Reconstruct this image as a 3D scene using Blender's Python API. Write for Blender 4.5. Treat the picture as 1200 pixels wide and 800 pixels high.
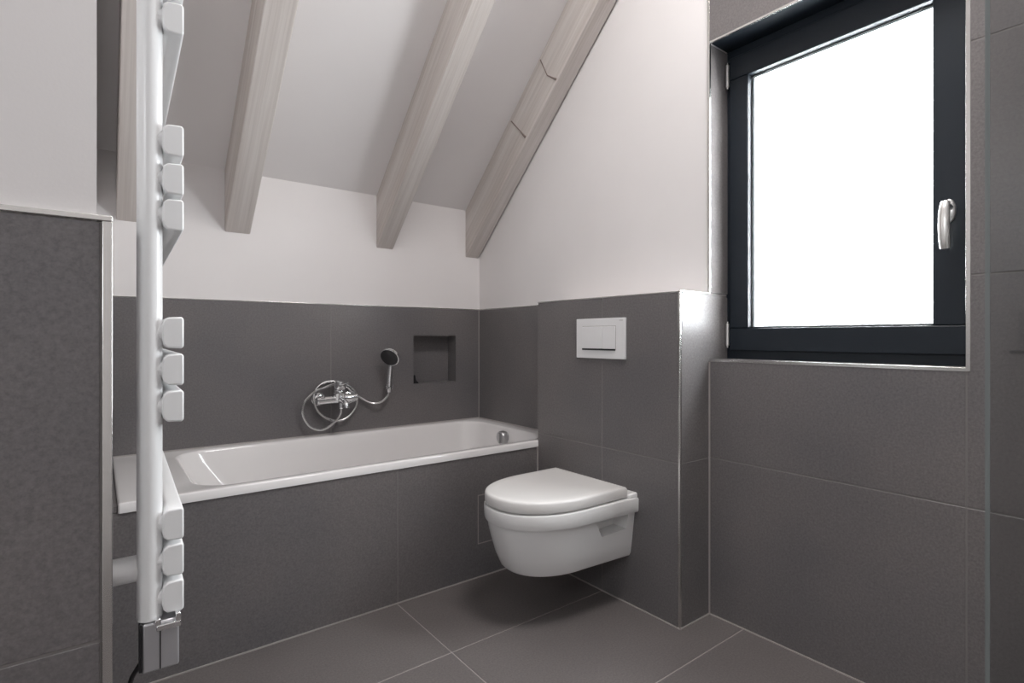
import bpy, bmesh, math, random
from mathutils import Vector, Matrix
random.seed(4)
for o in list(bpy.data.objects): bpy.data.objects.remove(o)
S = bpy.context.scene
C = S.collection

# ------------------------------------------------------------------ camera
cam_d = bpy.data.cameras.new('camera'); cam = bpy.data.objects.new('camera', cam_d); C.objects.link(cam)
cam.location = (0, 0, 1.03); cam.rotation_euler = (math.pi/2, 0, -0.654)
cam_d.sensor_width = 36; cam_d.lens = 36*634.85/1200; cam_d.shift_y = -5/1200
cam_d.clip_start = .02
S.camera = cam
# ------------------------------------------------------------------ sky: bright even overcast
W = bpy.data.worlds.new('overcast'); S.world = W; W.use_nodes = True
bg = W.node_tree.nodes['Background']; bg.inputs[0].default_value = (.95, .975, 1, 1); bg.inputs[1].default_value = 28.0
# ------------------------------------------------------------------ daylight portals in the gable window and the added left one (they guide the sky's light)
def portal(name, loc, rot, sx, sy):
    l = bpy.data.lights.new(name, 'AREA'); l.shape = 'RECTANGLE'; l.size = sx; l.size_y = sy
    l.cycles.is_portal = True
    o = bpy.data.objects.new(name, l); C.objects.link(o); o.location = loc; o.rotation_euler = rot
portal('window_daylight', (2.075, .78, 1.54), (0, math.pi/2, 0), 1.2, .8)
portal('added_window_daylight', (-1.62, -.30, 2.025), (0, -math.pi/2, 0), .68, .54)  # guides sky light through the added window
S.view_settings.view_transform = 'Standard'; S.view_settings.look = 'None'
S.view_settings.gamma = 1; S.view_settings.use_curve_mapping = False
S.view_settings.exposure = -0.26

FILL_POWER = 42  # strength of the added ceiling fill light
# ------------------------------------------------------------------ key dimensions (metres)
X0, X1 = 1.6316, 1.8118          # tile face of the toilet casing / of the gable and window wall
YB, YT, YK = 1.155, 1.930, 2.688 # window-side end of casing, front of bath, tile face of knee wall
ZT, ZJ, ZK = 1.193, .584, 1.775  # tile top, tile joint, knee wall top
M = .925                         # roof slope
WY0, WY1, WZ0, WZ1 = .403, YB, .949, 2.1245   # window opening
YR, XL, ZC = -1.30, -1.40, 3.30  # rear wall, far left wall, flat ceiling

# ------------------------------------------------------------------ materials
def nt(name):
    m = bpy.data.materials.new(name); m.use_nodes = True
    return m, m.node_tree, m.node_tree.nodes['Principled BSDF']
def mat(name, col, rough=.5, metal=0., spec=.5, coat=0.):
    m, t, b = nt(name)
    b.inputs['Base Color'].default_value = (*col, 1); b.inputs['Roughness'].default_value = rough
    b.inputs['Metallic'].default_value = metal; b.inputs['Specular IOR Level'].default_value = spec
    b.inputs['Coat Weight'].default_value = coat
    return m
def ramp(t, fac, stops):
    r = t.nodes.new('ShaderNodeValToRGB'); r.color_ramp.elements[0].position = stops[0][0]; r.color_ramp.elements[0].color = (*stops[0][1], 1)
    r.color_ramp.elements[1].position = stops[-1][0]; r.color_ramp.elements[1].color = (*stops[-1][1], 1)
    for p, c in stops[1:-1]:
        e = r.color_ramp.elements.new(p); e.color = (*c, 1)
    t.links.new(fac, r.inputs[0]); return r.outputs[0]
def noise(t, vec, scale, detail=4, rough=.55):
    n = t.nodes.new('ShaderNodeTexNoise'); n.inputs['Scale'].default_value = scale
    n.inputs['Detail'].default_value = detail; n.inputs['Roughness'].default_value = rough
    t.links.new(vec, n.inputs['Vector']); return n.outputs['Fac']
def coords(t, kind='Object', scale=(1, 1, 1), loc=(0, 0, 0)):
    c = t.nodes.new('ShaderNodeTexCoord'); mp = t.nodes.new('ShaderNodeMapping')
    mp.inputs['Scale'].default_value = scale; mp.inputs['Location'].default_value = loc
    t.links.new(c.outputs[kind], mp.inputs[0]); return mp.outputs[0]
def mixc(t, fac, a, b, mode='MIX'):
    n = t.nodes.new('ShaderNodeMix'); n.data_type = 'RGBA'; n.blend_type = mode
    for s, v in ((n.inputs[0], fac), (n.inputs[6], a), (n.inputs[7], b)):
        if hasattr(v, 'links'): t.links.new(v, s)
        elif isinstance(v, tuple): s.default_value = (*v, 1)
        else: s.default_value = v
    return n.outputs[2]
def bump(t, b, h, strength, dist):
    n = t.nodes.new('ShaderNodeBump'); n.inputs['Strength'].default_value = strength; n.inputs['Distance'].default_value = dist
    t.links.new(h, n.inputs['Height']); t.links.new(n.outputs[0], b.inputs['Normal'])

def tile_material(name, a, c, rough):
    m, t, b = nt(name)
    v = coords(t)
    cloud = noise(t, v, 1.9, 3, .5); fine = noise(t, v, 160, 3, .7)
    base = ramp(t, cloud, [(.3, a), (.72, c)])
    speck = ramp(t, fine, [(.32, (.8, .8, .8)), (.68, (1.16, 1.16, 1.16))])
    t.links.new(mixc(t, 1., base, speck, 'MULTIPLY'), b.inputs['Base Color'])
    b.inputs['Roughness'].default_value = rough
    b.inputs['Specular IOR Level'].default_value = .45
    bump(t, b, fine, .12, .0006)
    return m
TILE = tile_material('grey_stoneware_wall', (.142, .136, .140), (.190, .174, .172), .33)
FLOORT = tile_material('grey_stoneware_floor', (.140, .125, .122), (.176, .159, .155), .5)
GROUT = mat('grey_grout', (.36, .33, .315), .9, 0, .2)
WGROUT = mat('mid_grey_grout', (.235, .22, .215), .9, 0, .2)
def plaster():
    m, t, b = nt('white_plaster'); v = coords(t)
    t.links.new(ramp(t, noise(t, v, 1.5, 4), [(.3, (.775, .748, .744)), (.7, (.815, .788, .784))]), b.inputs['Base Color'])
    b.inputs['Roughness'].default_value = .85; b.inputs['Specular IOR Level'].default_value = .2
    bump(t, b, noise(t, v, 220, 3), .1, .001); return m
PLASTER = plaster()
def wood():
    m, t, b = nt('whitewashed_spruce')
    v = coords(t, 'Object', (9, .5, 9))
    warp = noise(t, v, 1.6, 4, .6)
    base = ramp(t, warp, [(.28, (.545, .495, .46)), (.5, (.62, .575, .545)), (.72, (.68, .645, .615))])
    fib = noise(t, coords(t, 'Object', (55, .9, 55)), 1.5, 5, .65)
    streak = ramp(t, fib, [(.3, (.86, .845, .84)), (.6, (1.03, 1.03, 1.03))])
    col = mixc(t, 1., base, streak, 'MULTIPLY')
    vo = t.nodes.new('ShaderNodeTexVoronoi'); vo.inputs['Scale'].default_value = 1.0
    t.links.new(coords(t, 'Object', (6.5, 3.2, 6.5)), vo.inputs['Vector'])
    kn = ramp(t, vo.outputs['Distance'], [(.04, (.75, .75, .75)), (.11, (0, 0, 0))])
    t.links.new(mixc(t, kn, col, (.33, .28, .26)), b.inputs['Base Color'])
    b.inputs['Roughness'].default_value = .7; b.inputs['Specular IOR Level'].default_value = .25
    bump(t, b, fib, .15, .001); return m
WOOD = wood()
KNOT = mat('dark_resin', (.22, .17, .15), .7)
CHROME = mat('chrome', (.86, .87, .88), .08, 1)
STEEL = mat('satin_steel', (.74, .73, .71), .24, 1)
SATIN = mat('satin_chrome', (.50, .50, .51), .32, .9)
HOSE = mat('spiral_steel', (.62, .62, .62), .25, 1)
ENAMEL = mat('white_enamel', (.84, .82, .815), .12, 0, .5, .3)
CERAMIC = mat('white_ceramic', (.84, .835, .83), .12, 0, .5, .3)
SEATP = mat('white_duroplast', (.82, .805, .79), .22, 0, .5)
LACQ = mat('white_radiator_lacquer', (.87, .875, .88), .28, 0, .5)
PLATE = mat('white_plastic', (.85, .845, .85), .3)
BLACK = mat('black_plastic', (.012, .012, .014), .4)
ANTH = mat('anthracite_window_profile', (.011, .016, .023), .45, 0, .35)
RUB = mat('black_seal', (.01, .01, .011), .7)
SILV = mat('silver_anodised', (.80, .79, .77), .3, .85)
SPACER = mat('aluminium_spacer', (.62, .66, .68), .35, .6)
FIT = mat('dark_metal_fitting', (.05, .05, .055), .35, .6)
SILI = mat('grey_silicone', (.42, .39, .38), .6)
CASE = mat('grey_metallic_housing', (.52, .52, .54), .32, .6)
def glass(name, tint, refl):
    m = bpy.data.materials.new(name); m.use_nodes = True; t = m.node_tree; t.nodes.clear()
    out = t.nodes.new('ShaderNodeOutputMaterial'); mx = t.nodes.new('ShaderNodeMixShader')
    tr = t.nodes.new('ShaderNodeBsdfTransparent'); tr.inputs[0].default_value = (*tint, 1)
    gl = t.nodes.new('ShaderNodeBsdfGlossy'); gl.inputs['Roughness'].default_value = .02
    lw = t.nodes.new('ShaderNodeLayerWeight'); lw.inputs[0].default_value = .5   # Schlick reflectance, alike on both sides of the sheet
    pw = t.nodes.new('ShaderNodeMath'); pw.operation = 'POWER'; pw.inputs[1].default_value = 5; t.links.new(lw.outputs['Facing'], pw.inputs[0])
    fr = t.nodes.new('ShaderNodeMath'); fr.operation = 'MULTIPLY_ADD'; fr.inputs[1].default_value = 1-refl; fr.inputs[2].default_value = refl
    t.links.new(pw.outputs[0], fr.inputs[0])
    t.links.new(fr.outputs[0], mx.inputs[0]); t.links.new(tr.outputs[0], mx.inputs[1]); t.links.new(gl.outputs[0], mx.inputs[2])
    t.links.new(mx.outputs[0], out.inputs[0]); return m
PANE = glass('clear_glazing', (.985, .99, .99), .04)
SCREEN = glass('clear_safety_glass', (.975, .985, .982), .04)
EDGE = mat('glass_edge', (.20, .22, .22), .15)

# ------------------------------------------------------------------ mesh helpers
def box(bm, x0, x1, y0, y1, z0, z1, bev=0., seg=1):
    r = bmesh.ops.create_cube(bm, size=1)
    vs = r['verts']
    for v in vs:
        v.co = Vector(((x0+x1)/2+v.co.x*(x1-x0), (y0+y1)/2+v.co.y*(y1-y0), (z0+z1)/2+v.co.z*(z1-z0)))
    if bev:
        es = {e for v in vs for e in v.link_edges}
        bmesh.ops.bevel(bm, geom=list(es), offset=bev, segments=seg, profile=.5, affect='EDGES')
    return bm
def B(*a, **k): return box(bmesh.new(), *a, **k)
def smooth_path(pts, sub=6):
    P = [Vector(p) for p in pts]; out = []
    for i in range(len(P)-1):
        a, b, c, d = P[max(i-1, 0)], P[i], P[i+1], P[min(i+2, len(P)-1)]
        for k in range(sub):
            t = k/sub
            out.append(.5*((2*b)+(c-a)*t+(2*a-5*b+4*c-d)*t*t+(3*b-a-3*c+d)*t**3))
    out.append(P[-1]); return out
def sweep(bm, pts, rad, n=10, cap=True, flat=1.):
    P = [Vector(p) for p in pts]; R = rad if hasattr(rad, '__len__') else [rad]*len(P)
    t0 = (P[1]-P[0]).normalized(); up = Vector((0, 0, 1)) if abs(t0.z) < .9 else Vector((0, 1, 0))
    nx = t0.cross(up).normalized(); rings = []
    for i, p in enumerate(P):
        t = (P[min(i+1, len(P)-1)]-P[max(i-1, 0)]).normalized()
        nx = (nx-t*nx.dot(t)).normalized(); ny = t.cross(nx)
        rings.append([bm.verts.new(p+R[i]*(math.cos(2*math.pi*k/n)*nx+flat*math.sin(2*math.pi*k/n)*ny)) for k in range(n)])
    for a, b in zip(rings, rings[1:]):
        for k in range(n): bm.faces.new((a[k], a[(k+1) % n], b[(k+1) % n], b[k]))
    if cap: bm.faces.new(rings[0]); bm.faces.new(rings[-1][::-1])
    return bm
def lathe(bm, base, axis, prof, n=28):
    """prof: (distance along axis, radius)"""
    ax = Vector(axis).normalized(); b = Vector(base)
    up = Vector((0, 0, 1)) if abs(ax.z) < .9 else Vector((1, 0, 0))
    u = ax.cross(up).normalized(); w = ax.cross(u); rings = []
    for h, r in prof:
        rings.append([bm.verts.new(b+ax*h+max(r, 1e-4)*(math.cos(2*math.pi*k/n)*u+math.sin(2*math.pi*k/n)*w)) for k in range(n)])
    for p, q in zip(rings, rings[1:]):
        for k in range(n): bm.faces.new((p[k], p[(k+1) % n], q[(k+1) % n], q[k]))
    bm.faces.new(rings[0]); bm.faces.new(rings[-1][::-1]); return bm
def loft(bm, rings, cap0=True, cap1=True):
    V = [[bm.verts.new(p) for p in r] for r in rings]; n = len(V[0])
    for a, b in zip(V, V[1:]):
        for k in range(n): bm.faces.new((a[k], a[(k+1) % n], b[(k+1) % n], b[k]))
    if cap0: bm.faces.new(V[0])
    if cap1: bm.faces.new(V[-1][::-1])
    return bm
def prism(bm, poly, axis, a, b):
    """poly: 2-D points in the plane across axis ('x','y','z'), extruded from a to b"""
    def P(p, h): return {'x': (h, p[0], p[1]), 'y': (p[0], h, p[1]), 'z': (p[0], p[1], h)}[axis]
    return loft(bm, [[P(p, a) for p in poly], [P(p, b) for p in poly]])
def finish(bm):
    bmesh.ops.recalc_face_normals(bm, faces=bm.faces)
def obj(name, bm, m, parent=None, smooth=False, angle=35, bevel=0., seg=2):
    finish(bm)
    me = bpy.data.meshes.new(name)
    if parent is not None: bmesh.ops.translate(bm, verts=bm.verts, vec=-world_loc(parent))
    bm.to_mesh(me); bm.free(); me.materials.append(m)
    o = bpy.data.objects.new(name, me); C.objects.link(o)
    if parent is not None: o.parent = parent
    if bevel:
        md = o.modifiers.new('bevel', 'BEVEL'); md.width = bevel; md.segments = seg; md.limit_method = 'ANGLE'; md.angle_limit = math.radians(40)
        md.harden_normals = False
    if smooth or bevel:
        for p in me.polygons: p.use_smooth = True
        me.set_sharp_from_angle(angle=math.radians(angle if not bevel else 60))
    return o
def world_loc(o):
    v = Vector(o.location)
    while o.parent: o = o.parent; v += Vector(o.location)
    return v
def thing(name, loc, label, cat, group=None):
    o = bpy.data.objects.new(name, None); C.objects.link(o); o.location = loc; o.empty_display_size = .05
    o['label'] = label; o['category'] = cat
    if group: o['group'] = group
    return o
def tag(o, label, cat, group=None):
    o['label'] = label; o['category'] = cat
    if group: o['group'] = group
    return o
def struct(o, label, cat):
    o['kind'] = 'structure'; o['label'] = label; o['category'] = cat; return o

# ------------------------------------------------------------------ tiles: each its own part on a grout bed
TH, GAP = .010, .0021
def tile(parent, axis, face, sgn, u0, u1, v0, v1, m=None, g=GAP):
    """face: coordinate of the visible face, sgn: direction it faces; u,v the other two axes in xyz order"""
    a, b = sorted((face, face-sgn*TH)); u0 += g; u1 -= g; v0 += g; v1 -= g
    if axis == 'x': d = (a, b, u0, u1, v0, v1)
    elif axis == 'y': d = (u0, u1, a, b, v0, v1)
    else: d = (u0, u1, v0, v1, a, b)
    return obj('tile', B(*d, bev=.0008), m or TILE, parent)
def grout(parent, axis, face, sgn, u0, u1, v0, v1, depth=.009):
    f = face-sgn*.0012; a, b = sorted((f, f-sgn*depth))
    if axis == 'x': d = (a, b, u0, u1, v0, v1)
    elif axis == 'y': d = (u0, u1, a, b, v0, v1)
    else: d = (u0, u1, v0, v1, a, b)
    return obj('grout', B(*d), GROUT if axis == 'z' else WGROUT, parent)

# ================================================================== SETTING
# floor ------------------------------------------------------------
floor = struct(obj('floor', B(XL-.1, 2.05, YR-.1, 2.8, -.1, -.008), GROUT), 'grey large-format tiled bathroom floor', 'floor')
grout(floor, 'z', 0, 1, XL, X1, YR, YT+.01)
ys = [YR, YR+.30, .517-.504, .517, 1.0213, 1.5255, YT]
ys = [YR, -.491, .013, .517, 1.0213, 1.5255, YT]
xs = [XL, -.278, .922, X1]
for j in range(len(ys)-1):
    for i in range(len(xs)-1):
        a, b = xs[i], xs[i+1]
        if ys[j] >= 1.02:
            if i == 0: continue
            if i == 1: a = 0
        if ys[j+1] > 1.2 and i == 2:   # next to the toilet casing
            if ys[j] < YB:             # the tile is cut around the casing corner
                y0, y1 = ys[j]+GAP, ys[j+1]-GAP
                p = [(a+GAP, y0), (X1-GAP, y0), (X1-GAP, YB-GAP), (X0-GAP, YB-GAP), (X0-GAP, y1), (a+GAP, y1)]
                obj('tile', prism(bmesh.new(), p, 'z', -TH, 0), FLOORT, floor); continue
            b = X0
        tile(floor, 'z', 0, 1, a, b, ys[j], ys[j+1], FLOORT)
# knee wall behind the bath, with its niche --------------------------
NX0, NX1, NZ0, NZ1, ND = 1.3765, 1.6553, .770, 1.042, .088
PB = YK+.009                                  # plaster face
bm = bmesh.new()
for d in ((-.1, NX0, 0, 2.2), (NX1, 2.05, 0, 2.2), (NX0, NX1, 0, NZ0), (NX0, NX1, NZ1, 2.2)):
    box(bm, d[0], d[1], PB, PB+.2, d[2], d[3])
box(bm, NX0-.01, NX1+.01, YK+ND+.01, PB+.2, NZ0-.01, NZ1+.01)
wall_back = struct(obj('wall_back', bm, PLASTER), 'low white knee wall with grey tiles and a niche behind the bath', 'wall')
for d in ((-.0, NX0, .3, ZT-.004), (NX1, X1, .3, ZT-.004), (NX0, NX1, .3, NZ0), (NX0, NX1, NZ1, ZT-.004)):
    grout(wall_back, 'y', YK, -1, *d, depth=.0085)
tile(wall_back, 'y', YK, -1, .018, .9258, .45, ZT)
bm = bmesh.new(); a, b = YK, YK+TH           # the right tile is cut out around the niche
for d in ((.9258+GAP, NX0, .45, ZT-GAP), (NX1, X1-GAP, .45, ZT-GAP), (NX0, NX1, .45, NZ0), (NX0, NX1, NZ1, ZT-GAP)):
    box(bm, d[0], d[1], a, b, d[2], d[3])
obj('tile', bm, TILE, wall_back)
# niche lining
obj('niche_back', B(NX0, NX1, YK+ND, YK+ND+.01, NZ0, NZ1), TILE, wall_back)
obj('niche_side', B(NX0-.0005, NX0+.004, YK+.001, YK+ND, NZ0, NZ1), TILE, wall_back)
obj('niche_side', B(NX1-.004, NX1+.0005, YK+.001, YK+ND, NZ0, NZ1), TILE, wall_back)
obj('niche_shelf', B(NX0+.004, NX1-.004, YK+.001, YK+ND, NZ0-.0005, NZ0+.004), TILE, wall_back)
obj('niche_top', B(NX0+.004, NX1-.004, YK+.001, YK+ND, NZ1-.004, NZ1+.0005), TILE, wall_back)
# gable wall with the window -----------------------------------------
PG = X1+.009; XO = 2.06
bm = bmesh.new()
for d in ((YR, WY0, 0, 3.4), (WY1+.012, 2.9, 0, 3.4), (WY0, WY1+.012, 0, WZ0-.012), (WY0, WY1+.012, WZ1+.004, 3.4)):
    box(bm, PG, XO, d[0], d[1], d[2], d[3])
wall_right = struct(obj('wall_right', bm, PLASTER), 'white gable wall with grey tiles around the window', 'wall')
# tiles over the bath end
grout(wall_right, 'x', X1, -1, YT, YK, .3, ZT-.004, depth=.0085)
tile(wall_right, 'x', X1, -1, YT, YK, .45, ZT)
# tiles below, beside and above the window
grout(wall_right, 'x', X1, -1, WY0, YB, 0, WZ0-.004, depth=.0085)
grout(wall_right, 'x', X1, -1, YR, WY0, 0, ZC, depth=.0085)
grout(wall_right, 'x', X1, -1, WY0, YB, WZ1+.004, ZC, depth=.0085)
tile(wall_right, 'x', X1, -1, WY0, YB, 0, ZJ); tile(wall_right, 'x', X1, -1, WY0, YB, ZJ, WZ0-.003)
tile(wall_right, 'x', X1, -1, WY0, YB, WZ1, 2.411); tile(wall_right, 'x', X1, -1, WY0, YB, 2.411, ZC)
for z0, z1 in ((0, ZJ), (ZJ, ZT), (ZT, 1.802), (1.802, 2.411), (2.411, 3.02), (3.02, ZC)):
    tile(wall_right, 'x', X1, -1, -.75, WY0, z0, z1); tile(wall_right, 'x', X1, -1, YR, -.75, z0, z1)
# window reveal lining
tile(wall_right, 'y', YB, -1, X1, 1.95, ZT, WZ1)
obj('jamb_tile', B(X1+.001, 1.95, WY0-.009, WY0+.001, WZ0, WZ1+.004), TILE, wall_right)
obj('sill_tile', B(X1+.002, 1.95, WY0, YB, WZ0-.011, WZ0-.001), TILE, wall_right)
obj('head_board', B(X1+.001, 1.95, WY0, YB, WZ1+.0035, WZ1+.012), ANTH, wall_right)
# toilet casing (half-height pre-wall) --------------------------------
casing = struct(obj('wall_casing', B(X0+.009, X1+.001, YB+.009, YT+.002, 0, ZT-.011), GROUT), 'half-height grey tiled casing behind the toilet', 'wall')
yj = 1.526
for y0, y1 in ((YB+.008, yj), (yj, YT)):
    for z0, z1 in ((0, ZJ), (ZJ, ZT-.002)): tile(casing, 'x', X0, -1, y0, y1, z0, z1)
grout(casing, 'x', X0, -1, YB+.009, YT, 0, ZT-.012)
tile(casing, 'y', YB, -1, X0+.008, X1, 0, ZJ); tile(casing, 'y', YB, -1, X0+.008, 1.93, ZJ, ZT-.002)
grout(casing, 'y', YB, -1, X0+.009, X1+.13, 0, ZT-.012)
obj('top_board', B(X0+.004, X1+.008, YB+.004, YT+.002, ZT-.011, ZT-.001), PLASTER, casing)
# left partition ------------------------------------------------------
YL = .960; ZL, ZLJ = 1.2005, .602
p = [(XL, YL+.008), (0, YL+.008), (0, PB), (-.1, PB), (-.1, YL+.108), (XL, YL+.108)]
wall_left = struct(obj('wall_left', prism(bmesh.new(), p, 'z', 0, 3.4), PLASTER), 'left partition wall, white above grey tiles', 'wall')
grout(wall_left, 'y', YL, -1, XL, .005, 0, ZL-.008, depth=.0075)
for u0, u1 in ((XL, -.6), (-.6, .0055)):
    tile(wall_left, 'y', YL, -1, u0, u1, 0, ZLJ); tile(wall_left, 'y', YL, -1, u0, u1, ZLJ, ZL-.006)
for y0, y1 in ((YL+.006, YT), (YT, YK)):
    for z0, z1 in ((0, ZLJ), (ZLJ, ZL-.004)): tile(wall_left, 'x', .017, 1, y0, y1, z0, z1)
obj('grout', B(.0001, .0158, YL+.009, YK, 0, ZL-.006), GROUT, wall_left)
# rear and far walls ----------------------------------------------------
LY0, LY1, LZ0, LZ1 = -.55, -.05, 1.70, 2.35  # opening for the added window
struct(obj('wall_rear', B(XL-.1, XO, YR-.1, YR, 0, 3.4), PLASTER), 'white rear wall behind the viewer', 'wall')
bm = bmesh.new()
for d in ((YR, LY0, 0, 3.4), (LY1, YL+.1, 0, 3.4), (LY0, LY1, 0, LZ0), (LY0, LY1, LZ1, 3.4)): box(bm, XL-.2, XL, d[0], d[1], d[2], d[3])
struct(obj('wall_far_left', bm, PLASTER), 'white end wall with an added window opening left of the viewer', 'wall')
# ceiling: roof slope running into a flat part ---------------------------
yflat = YK+.009-(ZC-ZK)/M
p = [(PB+.2, ZK-.209*M), (PB, ZK), (yflat, ZC), (YR-.2, ZC), (YR-.2, ZC+.15), (yflat+.02, ZC+.15), (PB+.2, ZK+.14)]
struct(obj('ceiling', prism(bmesh.new(), p, 'x', XL-.1, XO), PLASTER), 'white sloped attic ceiling between the rafters', 'ceiling')
# baths front ---------------------------------------------------------------
apron = struct(obj('wall_bath_front', B(.018, X0+.02, YT+.012, YT+.05, 0, .5), GROUT), 'grey tiled front panel below the bath', 'wall')
grout(apron, 'y', YT+.003, -1, .018, X0, 0, .522)
tile(apron, 'y', YT+.003, -1, .018, .9263, 0, .523)
HX0, HX1, HZ0, HZ1 = 1.2996, 1.5, .145, .350   # inspection hatch cut into the right tile
bm = bmesh.new()
for d in ((.9263+GAP, HX0-.002, 0, .523), (HX1+.002, X0-GAP, 0, .523), (HX0-.002, HX1+.002, 0, HZ0-.002), (HX0-.002, HX1+.002, HZ1+.002, .523)):
    box(bm, d[0], d[1], YT+.003, YT+.013, d[2]+GAP, d[3])
obj('tile', bm, TILE, apron)
obj('hatch_tile', B(HX0+.001, HX1-.001, YT+.003, YT+.013, HZ0+.001, HZ1-.001, bev=.0008), TILE, apron)
bm = bmesh.new()
for d in ((HX0-.003, HX1+.003, HZ0-.003, HZ0+.001), (HX0-.003, HX1+.003, HZ1-.001, HZ1+.003), (HX0-.003, HX0+.001, HZ0+.001, HZ1-.001), (HX1-.001, HX1+.003, HZ0+.001, HZ1-.001)):
    box(bm, d[0], d[1], YT+.0026, YT+.013, d[2], d[3])
obj('hatch_joint', bm, GROUT, apron)
obj('ledge_tile', B(.018, .0465, YT+.0135, YK-.001, .30, .541), TILE, wall_left)
obj('ledge_tile', B(.018, .0465, YT+.003, YT+.0134, .524, .541), TILE, wall_left)
# metal edge trims ------------------------------------------------------------
tn = [0]
def trim(x0, x1, y0, y1, z0, z1, label, m=STEEL):
    tn[0] += 1
    return struct(obj('trim_%d' % tn[0], B(x0, x1, y0, y1, z0, z1), m, bevel=.0012), label, 'trim')
trim(.0058, .0180, YL-.0012, YL+.006, 0, ZL-.006, 'upright steel corner trim of the left partition')
trim(XL, .0180, YL-.0012, YL+.008, ZL-.006, ZL+.002, 'steel trim along the tile top of the left partition')
trim(.0, .0182, YL+.008, YK, ZL-.004, ZL+.001, 'steel trim over the tiles behind the towel radiator')
trim(.018, X1, YK-.0012, YK+.009, ZT, ZT+.0035, 'fine steel trim along the tile top behind the bath')
trim(X1-.0012, X1+.009, YT, YK, ZT, ZT+.0035, 'fine steel trim along the tile top at the bath end')
trim(X0-.0012, X0+.0075, YB-.0012, YB+.0075, 0, ZT-.002, 'upright steel corner trim of the toilet casing')
trim(X0-.0012, X0+.0075, YB+.0075, YT+.002, ZT-.002, ZT+.001, 'steel trim along the top of the toilet casing')
trim(X0-.0012, X1+.008, YB-.0012, YB+.0075, ZT-.002, ZT+.003, 'steel trim along the top of the casing end')
trim(X1-.0012, X1+.01, YB-.0012, YB+.0078, ZT+.003, ZC, 'upright steel trim where white wall meets window reveal')
trim(X1-.0015, X1+.008, WY0, YB-.002, WZ0-.010, WZ0+.0015, 'steel trim along the window sill edge')
trim(X1-.0015, X1+.008, WY0-.009, WY0+.0015, WZ0-.01, WZ1+.004, 'upright steel trim beside the window handle')
trim(X1-.0015, X1+.008, WY0, YB-.002, WZ1-.001, WZ1+.007, 'steel trim along the window head edge')
JOINT = mat('light_grey_joint', (.40, .37, .355), .7)
def seal(x0, x1, y0, y1, z0, z1, label):
    tn[0] += 1
    return struct(obj('trim_%d' % tn[0], B(x0, x1, y0, y1, z0, z1), JOINT), label, 'joint')
seal(.02, X0-.003, YT-.001, YT+.0045, 0, .004, 'light joint between bath front and floor')
seal(X0-.004, X0+.001, YB+.001, YT, 0, .004, 'light joint between toilet casing and floor')
seal(X0+.001, X1-.004, YB-.004, YB+.001, 0, .004, 'light joint between casing end and floor')
seal(X1-.004, X1+.001, YR, YB-.004, 0, .004, 'light joint between window wall and floor')
seal(X1-.004, X1+.001, YB-.004, YB+.001, .004, WZ0-.011, 'upright light joint where casing meets window wall')
seal(X0-.004, X0+.001, YT-.002, YT+.0035, .004, .518, 'upright light joint between bath front and toilet casing')
seal(X1-.003, X1+.001, YK-.003, YK+.001, .555, ZT, 'upright light joint in the corner above the bath')
# ------------------------------------------------------------------ windows
def ring_x(x0, x1, y0, y1, z0, z1, w, bm=None):
    bm = bm or bmesh.new()
    box(bm, x0, x1, y0, y1, z0, z0+w); box(bm, x0, x1, y0, y1, z1-w, z1)
    box(bm, x0, x1, y0, y0+w, z0+w, z1-w); box(bm, x0, x1, y1-w, y1, z0+w, z1-w); return bm
win = bpy.data.objects.new('window_1', None); C.objects.link(win); win.location = (1.95, .78, WZ0)
struct(win, 'anthracite framed tilt window with bright white daylight', 'window')
fy0, fy1, fz0, fz1 = WY0-.02, WY1+.006, WZ0-.006, WZ1+.004
obj('outer_frame', ring_x(1.935, 2.005, fy0, fy1, fz0, fz1, .045), ANTH, win, bevel=.003)
sy0, sy1, sz0, sz1 = WY0+.018, WY1-.016, WZ0+.030, WZ1-.030
gy0, gy1, gz0, gz1 = .5045, 1.066, 1.064, 2.009
def sash_ring():
    bm = bmesh.new()
    box(bm, 1.921, 1.990, sy0, sy1, sz0, gz0); box(bm, 1.921, 1.990, sy0, sy1, gz1, sz1)
    box(bm, 1.921, 1.990, sy0, gy0, gz0, gz1); box(bm, 1.921, 1.990, gy1, sy1, gz0, gz1); return bm
sash = obj('sash', sash_ring(), ANTH, win, bevel=.004)
obj('glazing_seal', ring_x(1.948, 1.953, gy0-.004, gy1+.004, gz0-.004, gz1+.004, .008), RUB, win)
obj('spacer_bar', ring_x(1.956, 1.974, gy0-.002, gy1+.002, gz0-.002, gz1+.002, .010), SPACER, win)
obj('pane', B(1.953, 1.957, gy0-.003, gy1+.003, gz0-.003, gz1+.003), PANE, win)
obj('pane', B(1.973, 1.977, gy0-.003, gy1+.003, gz0-.003, gz1+.003), PANE, win)
hb = obj('handle_rosette', sweep(bmesh.new(), [(1.921, .4645, 1.388), (1.914, .4645, 1.388), (1.911, .4645, 1.388)], [1, 1, .9], 28), SILV, win, smooth=True)
for v in hb.data.vertices:   # oval plate: 30 mm wide, 66 mm tall
    v.co.y = (v.co.y+.78-.4645)*.0155+.4645-.78; v.co.z = (v.co.z+WZ0-1.388)*.033+1.388-WZ0
obj('handle_neck', lathe(bmesh.new(), (1.915, .4645, 1.397), (-1, 0, 0), [(0, .011), (.03, .010), (.036, .008)]), SILV, win, smooth=True)
g = smooth_path([(1.882, .4645, 1.408), (1.872, .4645, 1.385), (1.868, .4645, 1.345), (1.871, .4645, 1.305), (1.877, .4645, 1.278)])
obj('handle_grip', sweep(bmesh.new(), g, [.011+.0025*math.sin(i/len(g)*3) for i in range(len(g))], 14, flat=.75), SILV, win, smooth=True)
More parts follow.
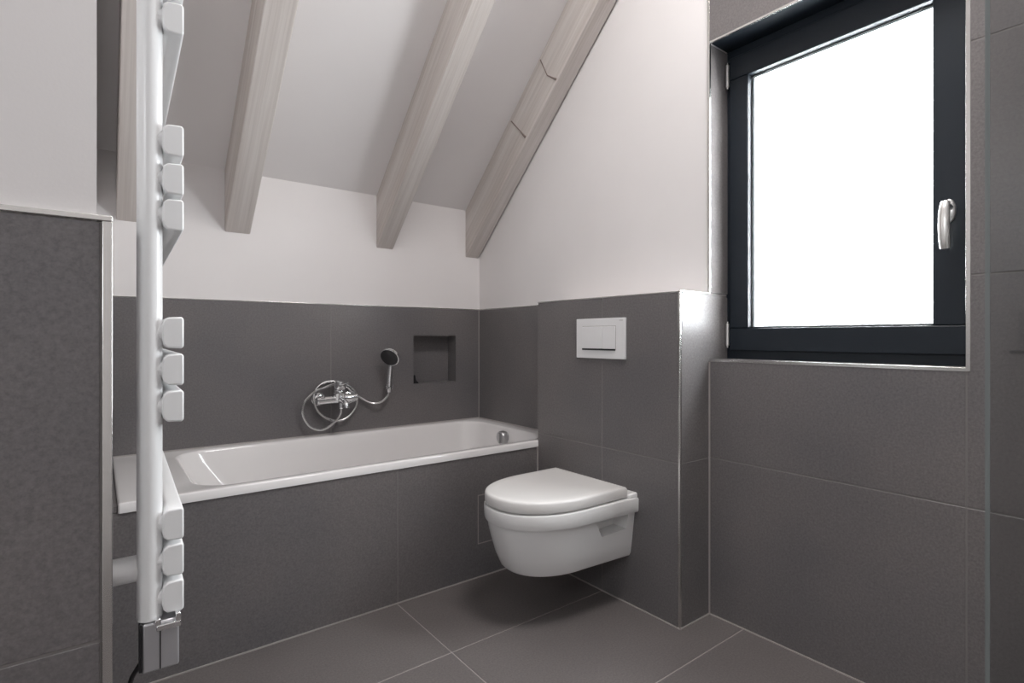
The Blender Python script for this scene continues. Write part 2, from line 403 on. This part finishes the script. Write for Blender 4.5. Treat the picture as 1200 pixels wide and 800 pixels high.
for zc in (1.04, 2.03):
    h = obj('hinge', sweep(bmesh.new(), [(1.921, YB-.008, zc-.042), (1.921, YB-.008, zc+.042)], .0065, 14), SILV, win, smooth=True)
    obj('hinge_pin', sweep(bmesh.new(), [(1.921, YB-.008, zc-.050), (1.921, YB-.008, zc+.050)], .004, 10), STEEL, h, smooth=True)
added_win = bpy.data.objects.new('added_window_left', None); C.objects.link(added_win); added_win.location = (XL-.1, (LY0+LY1)/2, LZ0)  # unseen window, added to let in more light from the left
struct(added_win, 'added anthracite framed window left of the viewer, unseen, letting in fill light', 'window')
obj('outer_frame', ring_x(XL-.16, XL-.09, LY0, LY1, LZ0, LZ1, .06), ANTH, added_win, bevel=.003)
obj('pane', B(XL-.127, XL-.123, LY0+.055, LY1-.055, LZ0+.055, LZ1-.055), PANE, added_win)

# ================================================================== THINGS
# rafters ----------------------------------------------------------------
ang = math.atan(M)
def rafter(xa, xb, label):
    zb = 1.500; y_end = PB; pl = Matrix.Rotation(-ang, 4, 'X'); loc = Vector(((xa+xb)/2, y_end, zb))
    top = ZC
    # across the slope: bottom edge, cut plumb at the knee wall and level at the flat ceiling
    yb = y_end-(top-zb)/M; yt = y_end-(top-ZK)/M
    poly = [(y_end, zb), (yb, top), (yt, top), (y_end, ZK)]
    bm = prism(bmesh.new(), poly, 'x', xa, xb); finish(bm)
    inv = pl.inverted()
    for v in bm.verts: v.co = inv @ (v.co-loc)
    me = bpy.data.meshes.new('rafter'); bm.to_mesh(me); bm.free(); me.materials.append(WOOD)
    o = bpy.data.objects.new('rafter', me); C.objects.link(o); o.location = loc; o.rotation_euler = (-ang, 0, 0)
    md = o.modifiers.new('bevel', 'BEVEL'); md.width = .004; md.segments = 2; md.limit_method = 'ANGLE'
    return tag(o, label, 'rafter', 'whitewashed roof rafters')
rafter(.062, .158, 'whitewashed wooden rafter half hidden behind the towel radiator')
rafter(.4525, .5575, 'whitewashed wooden rafter second from the left, above the bath tap')
rafter(1.168, 1.262, 'whitewashed wooden rafter third from the left, above the wall niche')
raf4 = rafter(1.721, 1.8125, 'whitewashed wooden rafter lying against the white gable wall')

def crack(pts):   # dark resin crack across the left side of the gable rafter, ending in a knot at its lower arris
    pts = [(1.7212, y, z) for y, z in pts]
    bm = sweep(bmesh.new(), pts, [.0035, .0028, .0028, .0042, .0042][:len(pts)-1]+[.0065], 6); finish(bm)
    inv = (Matrix.Translation(raf4.location) @ Matrix.Rotation(-ang, 4, 'X')).inverted()
    for v in bm.verts: v.co = inv @ v.co
    me = bpy.data.meshes.new('resin_crack'); bm.to_mesh(me); bm.free(); me.materials.append(KNOT)
    o = bpy.data.objects.new('resin_crack', me); C.objects.link(o); o.parent = raf4
crack([(2.017, 2.385), (1.990, 2.335), (1.9665, 2.2906), (1.930, 2.265), (1.902, 2.246)]); crack([(2.2505, 2.1587), (2.1785, 2.0878), (2.132, 2.040)])

# bathtub ------------------------------------------------------------------
def rrect(x0, x1, y0, y1, r, z, k=8):
    pts = []
    for cx, cy, a0 in ((x1-r, y1-r, 0), (x0+r, y1-r, 90), (x0+r, y0+r, 180), (x1-r, y0+r, 270)):
        for i in range(k+1):
            a = math.radians(a0+90*i/k); pts.append((cx+r*math.cos(a), cy+r*math.sin(a), z))
    return pts
tub = thing('bathtub', (.93, 2.31, 0), 'white enamel built-in bathtub with a tiled front', 'bathtub')
zt = .550; ox0, ox1, oy0, oy1 = .048, X1-.001, YT-.002, YK-.001
ix0, ix1, iy0, iy1 = .250, 1.735, YT+.038, YK-.058
rings = [rrect(ox0+.006, ox1, oy0+.006, oy1, .004, zt-.031), rrect(ox0, ox1, oy0, oy1, .006, zt-.029), rrect(ox0, ox1, oy0, oy1, .006, zt-.004),
         rrect(ox0+.003, ox1-.003, oy0+.003, oy1-.003, .006, zt-.0005), rrect(ox0+.008, ox1-.008, oy0+.008, oy1-.008, .008, zt),
         rrect(ix0-.006, ix1+.006, iy0-.006, iy1+.006, .125, zt), rrect(ix0, ix1, iy0, iy1, .12, zt-.002), rrect(ix0+.005, ix1-.004, iy0+.004, iy1-.004, .118, zt-.010),
         rrect(ix0+.03, ix1-.010, iy0+.010, iy1-.010, .118, zt-.06), rrect(ix0+.16, ix1-.045, iy0+.040, iy1-.040, .12, zt-.26),
         rrect(ix0+.235, ix1-.068, iy0+.060, iy1-.060, .12, zt-.37), rrect(ix0+.27, ix1-.085, iy0+.075, iy1-.075, .12, zt-.405), rrect(ix0+.33, ix1-.12, iy0+.11, iy1-.11, .11, zt-.42),
         rrect(ix0+.5, ix1-.3, iy0+.22, iy1-.22, .06, zt-.425)]
obj('tub_shell', loft(bmesh.new(), rings, cap0=False), ENAMEL, tub, smooth=True, angle=50)
ovf = obj('overflow_knob', lathe(bmesh.new(), (1.730, 2.31, .500), (-1, 0, -.06), [(0, .030), (.012, .030), (.013, .036), (.034, .036), (.039, .033), (.040, .0)]), SATIN, tub, smooth=True)
obj('knob_grip', B(1.682, 1.692, 2.303, 2.317, .472, .524), SATIN, ovf, bevel=.002)
obj('drain', lathe(bmesh.new(), (1.35, 2.31, .1255), (0, 0, 1), [(0, .036), (.003, .036), (.006, .03), (.007, .0)]), CHROME, tub, smooth=True)
obj('sealant', B(.048, X1, YK-.004, YK-.0002, zt-.001, zt+.004), SILI, tub)
obj('sealant', B(X1-.004, X1-.0002, YT, YK-.004, zt-.001, zt+.004), SILI, tub)

# toilet ---------------------------------------------------------------------
yc = 1.5555
def dshape(xb, xs, xf, w, z, wb=None, e=2.15, n=30):
    wb = wb or w; pts = [(xb, yc+wb, z)]
    for i in range(n+1):
        t = math.pi*i/n; cs, sn = math.cos(t), math.sin(t)
        pts.append((xs-(xs-xf)*abs(sn)**(2/e), yc+math.copysign(w*abs(cs)**(2/e), cs), z))
    pts.append((xb, yc-wb, z)); return pts
xb = X0-.0005
wc = thing('toilet', (1.4, yc, 0), 'white wall-hung toilet with closed lid', 'toilet')
body = bmesh.new()
loft(body, [dshape(xb, 1.40, 1.202, .140, .186, .158), dshape(xb, 1.40, 1.180, .155, .190, .172), dshape(xb, 1.40, 1.168, .162, .202, .178), dshape(xb, 1.39, 1.148, .172, .25, .185),
            dshape(xb, 1.38, 1.130, .181, .31, .192), dshape(xb, 1.38, 1.120, .186, .352, .197), dshape(xb, 1.38, 1.117, .188, .372, .199)])
bowl = obj('bowl', body, CERAMIC, wc)
def carve(target, cutter_bm):
    finish(cutter_bm); me = bpy.data.meshes.new('c'); cutter_bm.to_mesh(me); c = bpy.data.objects.new('c', me); C.objects.link(c)
    md = target.modifiers.new('b', 'BOOLEAN'); md.object = c; md.operation = 'DIFFERENCE'; md.solver = 'EXACT'
    dg = bpy.context.evaluated_depsgraph_get(); dg.update()
    new = bpy.data.meshes.new_from_object(target.evaluated_get(dg)); target.modifiers.clear()
    old = target.data; target.data = new; new.name = 'bowl'; bpy.data.meshes.remove(old)
    bpy.data.objects.remove(c); bpy.data.meshes.remove(me)
for sgn in (-1, 1):
    y0, y1 = sorted((yc+sgn*.125, yc+sgn*.30)); cb = bmesh.new()
    # recess with a slanted front wall, open to the side and under the rim
    lo = [(1.466, .300), (1.592, .306), (1.600, .395), (1.410, .395)]
    prism(cb, lo, 'y', y0, y1); carve(bowl, cb)
for p in bowl.data.polygons: p.use_smooth = True
bowl.data.set_sharp_from_angle(angle=math.radians(28))
rim = loft(bmesh.new(), [dshape(xb, 1.39, 1.126, .190, .366, .204), dshape(xb, 1.39, 1.112, .201, .368, .214), dshape(xb, 1.39, 1.109, .204, .374, .2165), dshape(xb, 1.39, 1.107, .205, .415, .2175),
                         dshape(xb, 1.39, 1.110, .203, .4205, .2155), dshape(xb, 1.39, 1.117, .196, .4222, .208), dshape(xb, 1.39, 1.135, .178, .4222, .19)])
obj('rim', rim, CERAMIC, wc, smooth=True, angle=40)
obj('rear_ledge', loft(bmesh.new(), [[(1.590, yc-.205, .42), (xb, yc-.2155, .42), (xb, yc+.2155, .42), (1.590, yc+.205, .42)],
                                     [(1.588, yc-.203, .436), (xb, yc-.213, .442), (xb, yc+.213, .442), (1.588, yc+.203, .436)]]), CERAMIC, wc, bevel=.006, seg=3)
seat = loft(bmesh.new(), [dshape(1.578, 1.385, 1.126, .184, .4226), dshape(1.578, 1.385, 1.126, .184, .4268), dshape(1.585, 1.385, 1.1115, .1985, .4278), dshape(1.586, 1.385, 1.110, .200, .431), dshape(1.5855, 1.385, 1.1108, .1992, .458),
                          dshape(1.583, 1.385, 1.1130, .1970, .4632), dshape(1.579, 1.385, 1.1175, .1925, .4660), dshape(1.572, 1.385, 1.1255, .1850, .4674), dshape(1.55, 1.385, 1.15, .16, .4682), dshape(1.5, 1.38, 1.25, .07, .4688)])
lid = obj('lid', seat, SEATP, wc, smooth=True, angle=45)
for s in (-1, 1):
    obj('lid_hinge', lathe(bmesh.new(), (1.592, yc+s*.075-.02, .444), (0, 1, 0), [(0, .010), (.04, .010)], 16), SEATP, wc, smooth=True)
obj('mounting_seal', B(X0-.003, X0, yc-.168, yc+.168, .195, .36), SILI, wc)

# flush plate --------------------------------------------------------------------
fp = thing('flush_plate', (X0, 1.5303, .943), 'white dual flush plate on the grey tiled casing', 'flush plate')
fy0, fy1, fz0, fz1 = 1.3975, 1.6635, .9435, 1.1065
obj('cover', B(X0-.011, X0, fy0, fy1, fz0, fz1), PLATE, fp, bevel=.002)
by0, by1, bz0, bz1, bs = 1.4445, 1.6255, .9835, 1.0735, 1.514
obj('button_gap', B(X0-.0115, X0-.0108, by0-.002, by1+.002, bz0-.002, bz1+.0025), SILI, fp)
obj('flush_button', B(X0-.0145, X0-.0112, bs+.0006, by1, bz0, bz1), PLATE, fp, bevel=.001)
obj('flush_button', B(X0-.0145, X0-.0112, by0, bs-.0006, bz0, bz1), PLATE, fp, bevel=.001)
obj('finger_slot', B(X0-.0152, X0-.0112, by0, by1, bz0-.0062, bz0), BLACK, fp)
obj('maker_mark', B(X0-.0113, X0-.0108, 1.407, 1.425, 1.0955, 1.0975), SILI, fp)

# bath mixer ------------------------------------------------------------------------
mx = thing('bath_mixer', (.945, YK, .725), 'chrome single-lever bath mixer on the wall above the bath', 'tap')
yb_ = YK-.055; zb_ = .727
for xx in (.8625, 1.0145):
    obj('wall_rosette', lathe(bmesh.new(), (xx, YK, zb_), (0, -1, 0), [(0, .033), (.004, .033), (.010, .027), (.014, .018)]), CHROME, mx, smooth=True)
    obj('inlet', lathe(bmesh.new(), (xx, YK-.008, zb_), (0, -1, 0), [(0, .014), (.022, .014), (.023, .017), (.060, .017), (.063, .014)], 20), CHROME, mx, smooth=True)
obj('mixer_body', sweep(bmesh.new(), [(.838, yb_, zb_-.004), (.842, yb_, zb_-.004), (.90, yb_, zb_-.002), (.945, yb_, zb_), (.99, yb_, zb_+.002), (1.034, yb_, zb_+.003), (1.038, yb_, zb_+.003)],
    [.017, .020, .0195, .023, .0195, .020, .017], 20), CHROME, mx, smooth=True)
obj('cartridge_housing', lathe(bmesh.new(), (.945, yb_-.004, zb_-.005), (0, -.22, 1), [(0, .024), (.03, .0265), (.050, .0265), (.054, .024)]), CHROME, mx, smooth=True)
lev = obj('lever', lathe(bmesh.new(), (.945, yb_-.0165, zb_+.051), (0, -.22, 1), [(0, .0245), (.003, .0285), (.030, .0285), (.040, .025), (.044, .013)]), CHROME, mx, smooth=True)
obj('lever_bar', sweep(bmesh.new(), [(.945, yb_-.035, zb_+.074), (.946, yb_-.075, zb_+.082), (.946, yb_-.115, zb_+.086)], [.013, .010, .007], 12, flat=.5), CHROME, lev, smooth=True)
obj('spout', sweep(bmesh.new(), smooth_path([(.945, yb_, zb_-.006), (.945, yb_-.05, zb_-.004), (.945, yb_-.095, zb_-.014), (.945, yb_-.105, zb_-.036)], 5), .014, 16), CHROME, mx, smooth=True)
obj('hose_outlet', lathe(bmesh.new(), (.951, yb_-.012, zb_-.010), (0, -.1, -1), [(0, .011), (.014, .011), (.015, .0125), (.034, .0125), (.038, .009)], 18), CHROME, mx, smooth=True)
# hand shower with its hose ------------------------------------------------------------
hs = thing('hand_shower', (1.21, YK-.05, .75), 'chrome hand shower with dark spray face and coiled hose', 'hand shower')
HP = [(.9503, 2.617, .6880), (.9479, 2.618, .6579), (.9303, 2.628, .6248), (.8961, 2.638, .5936), (.8565, 2.643, .5824), (.8136, 2.648, .6005), (.7872, 2.653, .6392), (.7773, 2.653, .6807), (.7872, 2.653, .7206), (.8111, 2.653, .7475), (.8394, 2.650, .7704), (.8837, 2.660, .7836), (.9317, 2.664, .7974), (.9833, 2.668, .7947), (1.0229, 2.668, .7754), (1.0496, 2.668, .7435), (1.0518, 2.668, .7042), (1.0362, 2.668, .6621), (.9989, 2.663, .6271), (.9513, 2.663, .6144), (.8962, 2.663, .6321), (.8548, 2.663, .6691), (.8364, 2.663, .7119), (.8344, 2.665, .7492), (.8491, 2.670, .7818), (.882, 2.676, .8049), (.9292, 2.678, .812), (.9863, 2.678, .7897), (1.0304, 2.678, .757), (1.0787, 2.675, .715), (1.1297, 2.663, .6881), (1.1699, 2.648, .6932), (1.1986, 2.638, .7187), (1.2090, 2.633, .748)]
obj('hose', sweep(bmesh.new(), smooth_path(HP, 5), .0062, 8), HOSE, hs, smooth=True)
hd = smooth_path([(1.2085, 2.633, .744), (1.2105, 2.632, .775), (1.2150, 2.634, .84), (1.2190, 2.630, .895), (1.2200, 2.616, .932)], 5)
obj('handle', sweep(bmesh.new(), hd, [.0100+.0045*min(1, i/6) for i in range(len(hd))], 16), CHROME, hs, smooth=True)
ax = Vector((-.66, -.50, -.52)).normalized(); hc = Vector((1.205, 2.600, .936))
head = obj('shower_head', lathe(bmesh.new(), hc-ax*.018, ax, [(0, .018), (.006, .036), (.018, .049), (.030, .0525), (.036, .052), (.038, .049)], 32), CHROME, hs, smooth=True)
fc = obj('spray_face', lathe(bmesh.new(), hc-ax*.018, ax, [(.036, .048), (.0395, .047), (.041, .040), (.0415, .0)], 32), BLACK, hs, smooth=True)
sh = thing('shower_holder', (1.21, YK, .77), 'chrome wall bracket holding the hand shower', 'bracket')
obj('wall_rosette', lathe(bmesh.new(), (1.236, YK, .776), (0, -1, 0), [(0, .019), (.005, .019), (.010, .015)]), CHROME, sh, smooth=True)
obj('arm', sweep(bmesh.new(), [(1.236, YK-.005, .776), (1.222, YK-.040, .775)], .011, 14), CHROME, sh, smooth=True)
cl = bmesh.new()
a0 = Vector((1.2105, 2.632, .772)); axh = Vector((.06, -.01, 1)).normalized(); uu = axh.cross(Vector((0, 1, 0))).normalized(); vv = axh.cross(uu)
arc = [math.radians(t) for t in range(40, 325, 15)]
R_ = lambda rr, t, h: a0+axh*h+rr*(math.cos(t)*(-vv if vv.y < 0 else vv)*-1+math.sin(t)*uu)
prof = [[R_(.0145, t, -.012), R_(.0195, t, -.012), R_(.0205, t, .012), R_(.0155, t, .012)] for t in arc]
loft(cl, prof)
obj('cradle', cl, CHROME, sh, smooth=True)
# small black piece in the niche
nb = bmesh.new()
prism(nb, [(1.382, NZ0+.004), (1.418, NZ0+.004), (1.415, NZ0+.010), (1.402, NZ0+.022), (1.396, NZ0+.050), (1.390, NZ0+.052), (1.382, NZ0+.020)], 'y', YK+.010, YK+.022)
tag(obj('clip', nb, BLACK, bevel=.002), 'small black clip in the lower left corner of the niche', 'clip')

# towel radiator ----------------------------------------------------------------------------
tr = thing('towel_radiator', (.0645, 1.0, .60), 'white towel radiator seen edge-on beside the left partition', 'radiator')
y_near, y_far = 1.000, 1.50; TURN = .031   # stands slightly askew to the wall
def post(y, xc=.0645, r=.0168):
    pts = []
    for i in range(20):
        a = 2*math.pi*i/20
        pts.append((xc+r*math.cos(a), y+1.1*r*math.sin(a)))
    return prism(bmesh.new(), pts, 'z', .600, 1.99)
obj('upright', post(y_near), LACQ, tr, smooth=True); obj('upright', post(y_far, .0745, .0125), LACQ, tr, smooth=True)
zs = [1.523+.296+.0, 1.523+.296+.057, 1.523+.296+.114, 1.523, 1.580, 1.637, 1.334, 1.2745, 1.219, 1.037, .980, .9235, .741, .686, .630]
prof = [(.0800, -.010), (.0815, -.018), (.0865, -.0235), (.1050, -.0245), (.1085, -.022), (.1085, .022), (.1050, .0245), (.0865, .0235), (.0815, .018), (.0800, .010)]
bar0 = obj('bar', prism(bmesh.new(), [(x, z+zs[0]) for x, z in prof], 'y', y_near-.018, y_far+.018), LACQ, tr, bevel=.0025)
stub0 = obj('connector', sweep(bmesh.new(), [(.067, y_near, zs[0]), (.083, y_near, zs[0])], .0155, 16), LACQ, tr, smooth=True)
for z in zs[1:]:
    o = bar0.copy(); C.objects.link(o); o.location.z += z-zs[0]
for i, z in enumerate(zs):
    for y in (y_near, y_far):
        if i == 0 and y == y_near: continue
        o = stub0.copy(); C.objects.link(o); o.location = stub0.location+Vector((.006 if y > 1.2 else 0, y-y_near, z-zs[0]))
for z in (.675, 1.86):
    for y in (1.012,):
        m_ = obj('wall_mount', sweep(bmesh.new(), [(.019-(y-1)*TURN, y, z), (.050, y, z)], .0195, 20), LACQ, tr, smooth=True)
        obj('mount_collar', sweep(bmesh.new(), [(.046, y, z), (.054, y, z)], .015, 20), STEEL, m_, smooth=True)
# electric heating rod housing, clamp and cable
obj('rod_housing', B(.0545, .102, y_near-.020, y_near+.025, .524, .598), CASE, tr, bevel=.003)
obj('housing_strip', B(.0505, .0548, y_near-.021, y_near+.020, .528, .600), BLACK, tr, bevel=.001)
obj('housing_groove', B(.0765, .0782, y_near-.0206, y_near-.019, .526, .590), BLACK, tr)
bm = bmesh.new()
box(bm, .072, .104, y_near-.027, y_near+.010, .586, .595); box(bm, .0965, .104, y_near-.027, y_near+.010, .594, .607); box(bm, .070, .078, y_near-.026, y_near+.010, .592, .604)
obj('clamp', bm, CHROME, tr, bevel=.0015)
cb = smooth_path([(.0525, y_near, .532), (.048, y_near+.001, .524), (.041, y_near+.002, .510), (.037, y_near+.002, .48), (.036, y_near+.002, .42), (.033, y_near+.002, .30), (.029, y_near+.003, .25), (.022, y_near+.004, .235), (.018, y_near+.005, .234)], 6)
obj('cable', sweep(bmesh.new(), cb, .0035, 10), BLACK, tr, smooth=True)
tr.rotation_euler = (0, 0, -TURN)

# round fill light added on the ceiling, out of view above the picture
FILL_GLOW = bpy.data.materials.new('glowing_fill_diffuser'); FILL_GLOW.use_nodes = True; t = FILL_GLOW.node_tree
t.nodes['Principled BSDF'].inputs['Emission Color'].default_value = (1, .965, .945, 1); t.nodes['Principled BSDF'].inputs['Emission Strength'].default_value = FILL_POWER
def added_fill_light(x, y, r, label):
    lp = thing('added_fill_light', (x, y, ZC), label, 'fill light')
    obj('fill_light_base', lathe(bmesh.new(), (x, y, ZC), (0, 0, -1), [(0, r), (.035, r), (.045, r-.01)], 40), PLATE, lp, smooth=True)
    obj('fill_light_diffuser', lathe(bmesh.new(), (x, y, ZC), (0, 0, -1), [(.044, r-.02), (.060, r-.03), (.070, r*.75), (.074, .0)], 40), FILL_GLOW, lp, smooth=True)
added_fill_light(1.14, .60, .34, 'large round fill light added on the ceiling in front of the bath, out of view')

# shower screen and the shower valve mirrored in it ---------------------------------------------
sc = thing('shower_screen', (1.46, .22, 0), 'clear glass shower screen at the right edge of the picture', 'shower screen')
obj('glass_pane', B(1.107, X1-.012, .217, .223, .012, 2.05), SCREEN, sc)
obj('polished_edge', B(1.105, 1.107, .217, .223, .012, 2.05), EDGE, sc)
obj('wall_profile', B(X1-.022, X1, .210, .230, .0, 2.05), STEEL, sc, bevel=.002)
obj('floor_seal', B(1.106, X1-.022, .216, .224, .0, .012), SILI, sc)
sv = thing('wall_fitting', (X1, .17, 1.0), 'dark wall fitting beside the glass, at the right picture edge', 'wall fitting')
obj('back_plate', B(X1-.012, X1, .145, .200, 1.000, 1.095), FIT, sv, bevel=.003)
obj('foot_bar', B(X1-.016, X1, .118, .200, .990, .998), FIT, sv, bevel=.002)
